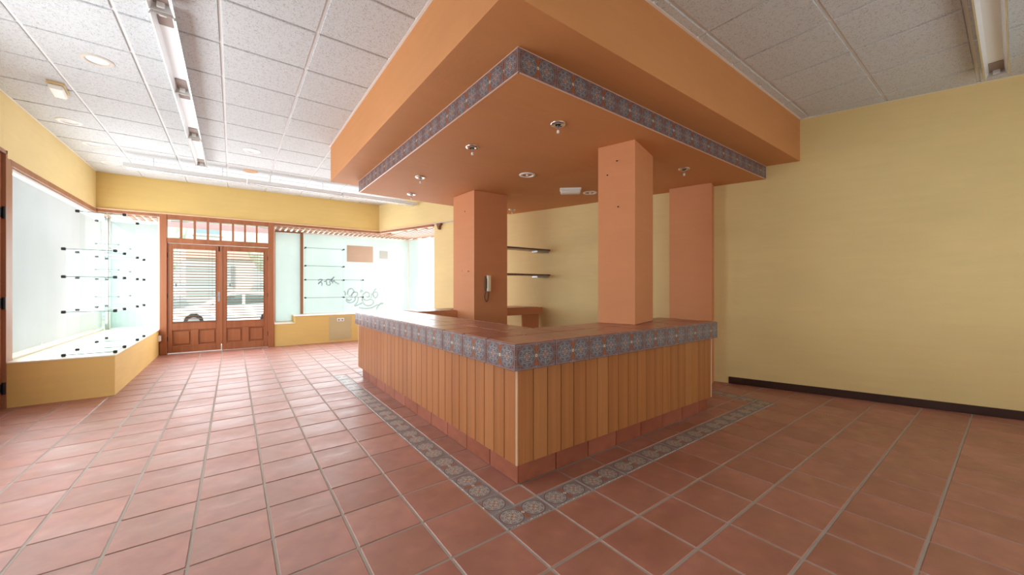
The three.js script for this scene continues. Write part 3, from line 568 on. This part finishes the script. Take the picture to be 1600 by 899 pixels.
// ---------------------------------------------------------------- display plinth and glass stands
{
  const t = thing('display_plinth', 'low yellow display plinth with a white top under the covered side window', 'plinth');
  const zr = frontZ(-2) - 0.03;
  part('plinth_body', prism([[LEFT, -4.905], [-2.0, -4.90], [-2.0, zr], [-2.03, zr], [-2.03, frontZ(-2) - 0.64], [LEFT, frontZ(LEFT) - 0.64]], 0, 0.478), paint('#ecc67c'), t);
  part('plinth_top', prism([[LEFT, -4.898], [-1.993, -4.893], [-1.993, zr], [-2.03, zr], [-2.03, frontZ(-2) - 0.62], [LEFT, frontZ(LEFT) - 0.62]], 0.478, 0.494, 0.002), M({ color: '#efe4cb', roughness: 0.35 }), t);
}
const node = cbox(0.036, 0.034, 0.036, 0.005), nodeSmall = cbox(0.024, 0.022, 0.024, 0.004), nodeGrey = M({ color: '#8d9699', roughness: 0.4 });
{
  const t = thing('glass_display', 'tall glass shelf stand with black corner clips on the yellow plinth', 'display stand');
  const xs = [-2.45, -2.025], zs = [-5.06, -5.55, -6.40, -6.93], ys = [0.512, 1.02, 1.438, 1.766], topY = 2.29;
  const shelf = (z0, z1, y) => {
    const s = part('glass_shelf', bxyz(xs[0], xs[1], y - 0.004, y + 0.004, z1, z0, 0.001), shelfGlass, t);
    part('shelf_edge', join([bxyz(xs[0], xs[1], y - 0.004, y + 0.004, z0 - 0.002, z0 + 0.001, 0.0005), bxyz(xs[1] - 0.001, xs[1] + 0.002, y - 0.004, y + 0.004, z1, z0, 0.0005)]), glassEdge, s);
  };
  ys.forEach((y) => { for (let k = 0; k < 3; k++) shelf(zs[k] - 0.004, zs[k + 1] + 0.004, y); });
  shelf(zs[1], zs[2], topY);
  zs.forEach((z, k) => {
    const top = k === 1 || k === 2 ? topY : ys[3];
    const p = part('glass_upright', bxyz(xs[0] + 0.02, xs[1] - 0.02, ys[0], top, z - 0.003, z + 0.003, 0.001), shelfGlass, t);
    for (const x of xs) for (const y of [...ys, ...(k === 1 || k === 2 ? [topY] : [])]) part('clip', node, black, t, [x, y, z]);
  });
  const xi = [-2.38, -2.16], zi = [-6.0, -6.75], yi = [1.18, 1.56, 1.92];        // a narrower set of shelves inside it
  for (const y of yi) { const s = part('inner_shelf', bxyz(xi[0], xi[1], y - 0.003, y + 0.003, zi[1], zi[0], 0.001), shelfGlass, t); part('shelf_edge', bxyz(xi[0], xi[1], y - 0.003, y + 0.003, zi[0] - 0.002, zi[0] + 0.001, 0.0005), glassEdge, s); for (const z of zi) for (const x of xi) part('inner_clip', nodeSmall, nodeGrey, t, [x, y, z]); }
  for (const z of zi) part('inner_upright', bxyz(xi[0] + 0.012, xi[1] - 0.012, 0.52, yi[2], z - 0.003, z + 0.003, 0.001), shelfGlass, t);
}
{
  const t = thing('glass_display', 'glass shelf stand with black clips before the scrawled front window', 'display stand', FRONT, FTURN);
  const bays = [[0.655, 1.5, [1.065, 1.495, 1.832, 2.262]], [1.5, 1.958, [1.063, 1.5]]], z0 = -0.32, z1 = -0.52;
  const ends = [[0.655, [1.065, 1.495, 1.832, 2.262]], [1.5, [1.065, 1.495, 1.832, 2.262]], [1.958, [1.063, 1.5]]];
  for (const [a, b, ys] of bays) for (const y of ys) {
    const s = part('glass_shelf', bxyz(a, b, y - 0.004, y + 0.004, z1, z0, 0.001), shelfGlass, t);
    part('shelf_edge', bxyz(a, b, y - 0.004, y + 0.004, z0 - 0.002, z0 + 0.001, 0.0005), glassEdge, s);
  }
  for (const [x, ys] of ends) { part('glass_upright', bxyz(x - 0.003, x + 0.003, 0.668, ys[ys.length - 1], z1 + 0.012, z0 - 0.012, 0.001), shelfGlass, t); for (const y of ys) for (const z of [z0, z1]) part('clip', z === z0 ? node : nodeSmall, black, t, [x, y, z]); }
}
// notices on the window
{
  const t = part('paper_notice', put(cbox(0.655, 0.43, 0.004, 0.001), 0, 0, 0), P({ color: '#e0c4b2', map: paintMap, roughness: 1, transmission: 0.3, thickness: 0 }), scene, [FRONT[0] + 1.98 * Math.cos(FTURN) - 0.0, 2.194, FRONT[2] + 1.98 * 0.043 - 0.615], [0, FTURN, 0]);
  t.userData = { label: 'large pinkish-brown card taped inside the front window', category: 'notice' };
  const u = part('paper_notice', cbox(0.22, 0.215, 0.004, 0.001), P({ color: '#c9cbc8', roughness: 1, transmission: 0.3, thickness: 0 }), scene, [FRONT[0] + 2.588 * Math.cos(FTURN), 2.20, FRONT[2] + 2.588 * 0.043 - 0.615], [0, FTURN, 0]);
  u.userData = { label: 'small grey square card stuck on the front window', category: 'notice' };
}

// ---------------------------------------------------------------- blinds on the two door leaves
function blind(label, x0, x1, yTop, yBot, cordSide) {
  const t = thing('venetian_blind', label, 'blind', FRONT, FTURN);
  const slatMat = M({ color: '#b98a6e', roughness: 0.5 }), w = x1 - x0, g = cbox(w, 0.003, 0.044, 0.001);
  part('head_rail', bxyz(x0, x1, yTop - 0.012, yTop + 0.015, -0.034, -0.004, 0.002), doorWood, t);
  const n = Math.round((yTop - yBot) / 0.056);
  for (let k = 1; k < n; k++) part('slat', g, slatMat, t, [(x0 + x1) / 2, yTop - 0.012 - k * (yTop - yBot - 0.012) / n, -0.012], [-0.32, 0, 0]);
  part('bottom_rail', bxyz(x0, x1, yBot - 0.012, yBot + 0.008, -0.034, -0.004, 0.003), M({ color: '#6d4637', roughness: 0.5 }), t);
  for (const x of [x0 + 0.12, x1 - 0.12]) part('ladder_cord', bxyz(x - 0.002, x + 0.002, yBot, yTop, -0.002, 0.001, 0.0005), M({ color: '#8d827c', roughness: 0.8 }), t);
  part('pull_cord', tube([[x1 - 0.06, yTop, 0.004], [x1 - 0.062, (yTop + yBot) / 2 + 0.3, 0.005], [x1 - 0.06, 1.12, 0.004]], 0.003, 12, 6), M({ color: '#8d827c', roughness: 0.8 }), t);
  const wand = part('wand', tube([[x0 + 0.06, yTop, 0.004], [x0 + 0.06, 1.36, 0.006]], 0.003, 8, 6), M({ color: '#cfcfcf', roughness: 0.3 }), t);
  part('wand_grip', put(cyl(0.006, 0.006, 0.07, 12), x0 + 0.06, 1.36, 0.006), darkHole, wand);
  return t;
}
blind('slatted blind lowered to the sill on the left door leaf', -1.683, -0.998, 2.085, 0.625);
blind('slatted blind on the right door leaf, ending just above its sill', -0.832, -0.173, 2.085, 0.665);

// ---------------------------------------------------------------- lamps and small fittings
function trough(label, L) {                                        // an open fluorescent batten; local z along it, hung from the ceiling
  const t = thing('fluorescent_fixture', label, 'light fixture');
  const s = new THREE.Shape([[-0.074, 0], [-0.05, 0.072], [0.05, 0.072], [0.074, 0], [0.064, 0], [0.043, 0.064], [-0.043, 0.064], [-0.064, 0]].map((p) => new THREE.Vector2(...p)));
  const g = new THREE.ExtrudeGeometry(s, { depth: L - 0.012, bevelEnabled: false }); g.translate(0, 0, -L / 2 + 0.006);
  part('reflector', g, fixtureWhite, t);
  for (const e of [-1, 1]) {
    part('rim', put(cyl(0.0065, 0.0065, L - 0.012, 10), e * 0.07, 0.002, 0, Math.PI / 2), chrome, t);
    const h = part('lamp_holder', bxyz(-0.022, 0.022, 0.02, 0.06, e * (L / 2 - 0.04) - 0.009, e * (L / 2 - 0.04) + 0.009, 0.004), M({ color: '#cfcac6', roughness: 0.5 }), t);
    part('end_plate', put(new THREE.ExtrudeGeometry(new THREE.Shape([[-0.07, 0.01], [-0.05, 0.07], [0.05, 0.07], [0.07, 0.01]].map((p) => new THREE.Vector2(...p))), { depth: 0.004, bevelEnabled: false }), 0, 0, e * (L / 2 - 0.008) - 0.002), M({ color: '#c4bfbb', roughness: 0.5 }), t);
    part('scorched_end', bxyz(-0.042, 0.042, 0.058, 0.063, e * (L / 2 - 0.13) - 0.11, e * (L / 2 - 0.13) + 0.11, 0.001), M({ color: '#97857b', roughness: 0.6 }), t);
    part('hanger_rod', put(cyl(0.003, 0.003, 0.2, 8), 0.0, 0.17, e * L * 0.28), steel, t);
  }
  return t;
}
{
  const order = ['nearest', 'second nearest', 'third nearest', 'farthest'];
  const proto = trough('', 1.42), y = 3.30;
  const z = [-1.36, -2.81, -4.22, -5.68], g = 'fluorescent battens in a row along the left aisle';
  z.forEach((zz, k) => { const label = `${order[k]} open fluorescent batten of the row running along the left aisle`; const o = k ? copyOf(proto, label, [-1.265, y, zz], 0, g) : proto; o.position.set(-1.265, y, zz); o.rotation.y = 0; o.userData = { label, category: 'light fixture', group: g }; });
  const p2 = trough('', 1.585), xs = [-1.44, 0.155, 1.75], lab = ['leftmost', 'middle', 'rightmost'], g2 = 'fluorescent battens hung along the shop front';
  xs.forEach((x, k) => { const label = `${lab[k]} fluorescent batten of the long run hung along the front beam`; const o = k ? copyOf(p2, label, [x, 3.2, -6.72 + 0.03 * k], Math.PI / 2, g2) : p2; o.position.set(x, 3.2, -6.73 + 0.03 * k); o.rotation.y = Math.PI / 2; o.userData = { label, category: 'light fixture', group: g2 }; });
  const p3 = trough('open fluorescent batten under the ceiling by the right wall', 1.8); p3.position.set(4.05, 3.3, 1.52); p3.rotation.y = Math.PI / 2;
}
// recessed downlights
function downlight(label, ring, lens, at, group, r = 0.1, inner) {
  const t = thing('recessed_downlight', label, 'downlight', at, 0, group);
  part('trim_ring', lathe([[r * 0.66, 0.02], [r * 0.68, -0.006], [r * 0.8, -0.012], [r, -0.007], [r * 1.02, 0.0], [r * 1.02, 0.006]]), ring, t);
  if (inner) { const b = part('reflector', lathe([[r * 0.68, -0.004], [r * 0.6, 0.012], [r * 0.3, 0.018], [0.001, 0.019]]), lens, t); part('bulb', put(new THREE.SphereGeometry(r * 0.2, 16, 10), 0, 0.006, 0), frosted, b); }
  else part('lens', lathe([[r * 0.67, 0.0], [r * 0.4, -0.004], [0.001, -0.006]]), lens, t);
  return t;
}
{
  const g = 'downlights set in the white ceiling', ringWhite = M({ color: '#cfc8bf', roughness: 0.5 }), lensWhite = M({ color: '#ffffff', roughness: 0.3 }), lensGrey = M({ color: '#d8d8dc', roughness: 0.4 }), peach = M({ color: '#e3b894', roughness: 0.5 });
  const list = [[-1.856, -3.44, 'nearest white downlight, beside the emergency lamp on the ceiling', ringWhite, lensWhite], [-2.515, -5.52, 'downlight close to the left wall, second from the viewer', white, lensGrey], [-2.495, -6.45, 'downlight close to the left wall, third from the viewer', white, lensGrey], [-2.51, -7.48, 'farthest downlight by the left wall, near the front beam', white, lensGrey], [-0.613, -5.37, 'white downlight between the batten row and the orange canopy', white, lensWhite], [-0.6, -6.62, 'peach-coloured round ceiling fitting near the front beam', peach, peach]];
  for (const [x, z, label, ring, lens] of list) downlight(label, ring, lens, [x, 3.413, z], g, 0.112);
  const g2 = 'downlights set under the canopy', silver = M({ color: '#f2f2f2', metalness: 0.25, roughness: 0.3 });
  downlight('silver downlight under the middle of the orange canopy', white, silver, [2.115, SB - 0.001, -2.03], g2, 0.1, true);
  downlight('silver downlight under the canopy beside the emergency lamp', white, silver, [3.42, SB - 0.001, -2.16], g2, 0.1, true);
}
// bare halogen holders
{
  const proto = (() => {
    const t = thing('halogen_spot', '', 'spotlight');
    part('trim_ring', lathe([[0.022, 0.004], [0.024, -0.008], [0.044, -0.014], [0.062, -0.008], [0.066, 0.0], [0.066, 0.004]]), chrome, t);
    part('socket_hole', put(cyl(0.024, 0.024, 0.004), 0, -0.006, 0), darkHole, t);
    const pin = part('lead_wire', join([tube([[0.008, -0.004, 0], [0.009, -0.03, 0.004], [0.006, -0.06, 0]], 0.003, 8, 6), tube([[-0.008, -0.004, 0], [-0.007, -0.03, -0.003], [-0.006, -0.058, 0]], 0.003, 8, 6)]), steel, t);
    part('lamp_base', put(cyl(0.01, 0.012, 0.024, 16), 0, -0.066, 0), white, pin);
    return t;
  })();
  const g = 'halogen spot holders under the canopy';
  const at = [[1.411, -0.735, 'spot holder with a dangling lamp, nearest the canopy corner'], [1.087, -1.64, 'spot holder second along the left edge of the canopy'], [1.077, -2.92, 'spot holder third along the left edge of the canopy'], [1.319, -3.83, 'spot holder at the far left corner of the canopy'], [3.473, -0.735, 'spot holder between the slim column and the pilaster'], [3.21, -3.82, 'spot holder at the far edge of the canopy, right of the phone column']];
  at.forEach(([x, z, label], k) => { const o = k ? copyOf(proto, label, [x, SB, z], k * 1.1, g) : proto; o.position.set(x, SB, z); o.userData = { label, category: 'spotlight', group: g }; });
}
// emergency lamps
{
  const make = (label, at, turn, baseMat) => {
    const t = thing('emergency_light', label, 'emergency light', at, turn);
    part('housing', bxyz(-0.15, 0.15, -0.028, 0, -0.062, 0.062, 0.006), baseMat, t);
    part('diffuser', bxyz(-0.14, 0.14, -0.075, -0.028, -0.052, 0.052, 0.012), M({ color: '#e8e6e0', roughness: 0.35 }), t);
    return t;
  };
  make('boxy emergency lamp with yellowed base on the white ceiling', [-2.32, 3.416, -4.36], Math.PI / 2 + 0.1, M({ color: '#cdb483', roughness: 0.5 }));
  make('boxy white emergency lamp under the orange canopy', [3.02, SB, -2.17], -0.75, white);
}
// intercom phone on the column
{
  const t = thing('intercom_phone', 'cream intercom handset with coiled cord on the orange column', 'phone', [2.17, 1.37, -3.043]);
  part('wall_base', bxyz(-0.045, 0.03, -0.11, 0.11, 0.0, 0.022, 0.006), M({ color: '#5a4a40', roughness: 0.5 }), t);
  part('handset', join([bxyz(-0.02, 0.04, -0.12, 0.12, 0.024, 0.05, 0.01), bxyz(-0.02, 0.04, 0.07, 0.12, 0.012, 0.03, 0.006), bxyz(-0.02, 0.04, -0.12, -0.07, 0.012, 0.03, 0.006)]), cream, t);
  part('cord', tube([[-0.03, -0.11, 0.012], [-0.05, -0.2, 0.016], [-0.02, -0.27, 0.016], [0.01, -0.22, 0.018], [0.01, -0.12, 0.03]], 0.006, 40, 8), M({ color: '#4a403a', roughness: 0.6 }), t);
}
// wall sockets, junction box, corbel
{
  const t = thing('wall_socket', 'double white socket on the repainted patch of the low front wall', 'socket', [FRONT[0] + 1.369, 0.53, frontZ(FRONT[0] + 1.369) + 0.002], FTURN);
  for (const s of [-1, 1]) { const p = part('socket_plate', bxyz(s * 0.04 - 0.038, s * 0.04 + 0.038, -0.04, 0.04, 0, 0.012, 0.004), white, t); part('socket_hole', put(cyl(0.02, 0.02, 0.004, 20), s * 0.04, 0, 0.012, Math.PI / 2), M({ color: '#8c8a88', roughness: 0.6 }), p); }
  const b = thing('junction_box', 'small white box on the plinth end beside the door post', 'junction box', [-1.985, 0.33, frontZ(-2) + 0.1]);
  part('box_body', bxyz(-0.015, 0.02, -0.055, 0.055, -0.045, 0.045, 0.004), white, b); part('box_lid', bxyz(0.02, 0.026, -0.05, 0.05, -0.04, 0.04, 0.003), white, b);
  const c = thing('wall_bracket', 'small brown wooden corbel on the yellow wall beside the side window', 'bracket', [wallX(-6.02), 2.66, -6.02], WTURN - Math.PI / 2);
  const s = new THREE.Shape([[-0.06, 0.07], [0.07, 0.07], [0.07, 0.045], [0.03, 0.02], [0.02, -0.06], [-0.01, -0.06], [-0.05, 0.03]].map((p) => new THREE.Vector2(...p)));
  part('corbel', put(new THREE.ExtrudeGeometry(s, { depth: 0.06, bevelEnabled: true, bevelSize: 0.003, bevelThickness: 0.003, bevelSegments: 1 }), 0, 0, 0.0), M({ color: '#8a6247', map: woodMap, roughness: 0.5 }), c);
}

// ---------------------------------------------------------------- the street outside
{
  const s = structure('pavement');
  part('paving', bxyz(-40, 40, -0.5, -0.33, -60, -9.3, 0), M({ color: '#a9a5a0', roughness: 0.9 }), s);
  part('kerb', bxyz(-40, 40, -0.33, -0.2, -12.6, -9.25, 0.01), M({ color: '#bdb9b2', roughness: 0.9 }), s);
}
{
  const t = thing('shop_building', 'pale building with grey shutters across the street, seen through the door', 'building', [0, -0.33, -26]);
  const wallM = M({ color: '#d2d0cb', map: paintMap, roughness: 0.9 }), shut = M({ color: '#b9c3c5', roughness: 0.6 });
  part('facade', bxyz(-16, 16, 0, 7.5, -6, 0, 0.02), wallM, t);
  for (const x of [-6.6, -2.4, 1.7]) {
    const f = part('shutter', bxyz(x - 1.6, x + 1.6, 0.1, 3.1, -0.02, 0.03, 0.005), shut, t);
    part('shutter_ribs', join(Array.from({ length: 14 }, (_, k) => bxyz(x - 1.58, x + 1.58, 0.2 + k * 0.2, 0.26 + k * 0.2, 0.03, 0.06, 0.005))), shut, f);
  }
  part('fascia_board', bxyz(-10, 6, 3.3, 3.9, 0, 0.12, 0.01), M({ color: '#dcb0a6', roughness: 0.7 }), t);
  part('vertical_sign', bxyz(-0.95, -0.72, 1.7, 2.9, 0, 0.1, 0.01), M({ color: '#8d9396', roughness: 0.6 }), t);
  for (const x of [-6, -2, 2]) { const f = part('window_frame', bxyz(x - 0.7, x + 0.7, 4.6, 6.4, 0, 0.08, 0.01), white, t); part('window_pane', bxyz(x - 0.6, x + 0.6, 4.7, 6.3, 0.06, 0.09, 0.005), M({ color: '#8fa0a8', roughness: 0.1 }), f); }
  const a = thing('shop_awning', 'faded red fabric awning above the shop entrance outside', 'awning', FRONT, FTURN);
  const red = P({ color: '#fbe4e6', transmission: 0.5, thickness: 0, roughness: 1 });
  part('fabric', put(cbox(2.3, 0.004, 1.15, 0.001), -0.93, 3.0, -1.3, 0.22), red, a);
  part('valance', bxyz(-2.08, 0.22, 2.72, 2.87, -1.87, -1.862, 0.001), red, a);
  for (const x of [-1.95, 0.1]) part('support_arm', tube([[x, 2.8, -0.75], [x + (x < 0 && x < -1 ? 0.35 : -0.35), 2.82, -1.4], [x, 2.86, -1.85]], 0.015, 10, 8), steel, a);
}
{
  const leaf = M({ color: '#c3cfb9', roughness: 0.9 });
  const tree = (label, x, z, h, r) => {
    const t = thing('street_tree', label, 'tree', [x, -0.33, z]);
    part('trunk', put(cyl(0.1, 0.16, h * 0.6, 12), 0, h * 0.3, 0), M({ color: '#7d6a5a', roughness: 0.9 }), t);
    const gs = [];
    for (let k = 0; k < 9; k++) { const g = new THREE.IcosahedronGeometry(r * (0.4 + rnd() * 0.25), 3), p = g.attributes.position; for (let i = 0; i < p.count; i++) { const s = 1 + 0.16 * Math.sin(p.getX(i) * 17 + k) * Math.sin(p.getY(i) * 19) * Math.sin(p.getZ(i) * 15 + k); p.setXYZ(i, p.getX(i) * s, p.getY(i) * s, p.getZ(i) * s); } g.computeVertexNormals(); const a = k * 2.4; gs.push(put(g, Math.cos(a) * r * 0.55, h * 0.75 + (rnd() - 0.4) * r, Math.sin(a) * r * 0.5)); }
    part('foliage', join(gs), leaf, t);
  };
  tree('leafy tree across the street, left of the door view', -4.2, -22.5, 4.8, 1.5);
  tree('leafy tree across the street, right of the door view', 1.2, -23.2, 5.0, 1.4);
}
{
  const t = thing('parked_car', 'white hatchback parked across the street, seen through the door blinds', 'car', [-0.85, -0.33, -18]);
  const paintW = P({ color: '#f2f3f3', roughness: 0.25, clearcoat: 1 }), dark = M({ color: '#5f7274', roughness: 0.15 });
  const prof = [[-1.88, 0.32], [-1.9, 0.62], [-1.75, 0.78], [-0.95, 0.93], [-0.35, 1.34], [0.1, 1.44], [1.0, 1.43], [1.45, 1.33], [1.82, 0.92], [1.88, 0.6], [1.84, 0.32], [1.56, 0.3], [1.5, 0.52], [1.32, 0.66], [1.1, 0.66], [0.92, 0.52], [0.86, 0.28], [-0.86, 0.28], [-0.92, 0.52], [-1.1, 0.66], [-1.32, 0.66], [-1.5, 0.52], [-1.56, 0.3]];
  part('body', put(new THREE.ExtrudeGeometry(new THREE.Shape(prof.map((p) => new THREE.Vector2(...p))), { depth: 1.5, bevelEnabled: true, bevelSize: 0.05, bevelThickness: 0.09, bevelSegments: 4 }), 0, 0, -0.75), paintW, t);
  const win = (pts, name) => { const s = new THREE.Shape(pts.map((p) => new THREE.Vector2(...p))); part(name, put(new THREE.ExtrudeGeometry(s, { depth: 1.70, bevelEnabled: false }), 0, 0, -0.85), dark, t); };
  win([[-0.72, 0.95], [-0.25, 1.31], [0.3, 1.36], [0.3, 0.97]], 'front_side_window'); win([[0.4, 0.97], [0.4, 1.36], [1.0, 1.34], [1.25, 1.0]], 'rear_side_window');
  part('windscreen', put(cbox(0.02, 0.5, 1.36, 0.005), -0.66, 1.15, 0, 0, 0, -0.96), dark, t);
  for (const [x, z] of [[-1.21, 0.72], [1.21, 0.72], [-1.21, -0.72], [1.21, -0.72]]) { const w = part('wheel', put(cyl(0.3, 0.3, 0.19, 28), x, 0.3, z, Math.PI / 2), black, t); part('hubcap', put(cyl(0.18, 0.2, 0.03, 20), x, 0.3, z + Math.sign(z) * 0.1, Math.PI / 2), steel, w); }
  part('headlamp', put(new THREE.SphereGeometry(0.12, 16, 10).scale(0.9, 0.6, 0.8), -1.75, 0.68, 0.62), glassEdge, t);
  part('wing_mirror', put(cbox(0.12, 0.12, 0.2, 0.03), -0.55, 1.0, 0.93), paintW, t);
  part('door_seam', join([bxyz(0.34, 0.35, 0.4, 0.98, 0.838, 0.843, 0.001), bxyz(-0.72, -0.71, 0.4, 0.95, 0.838, 0.843, 0.001)]), dark, t);
}
renderer.render(scene, camera);
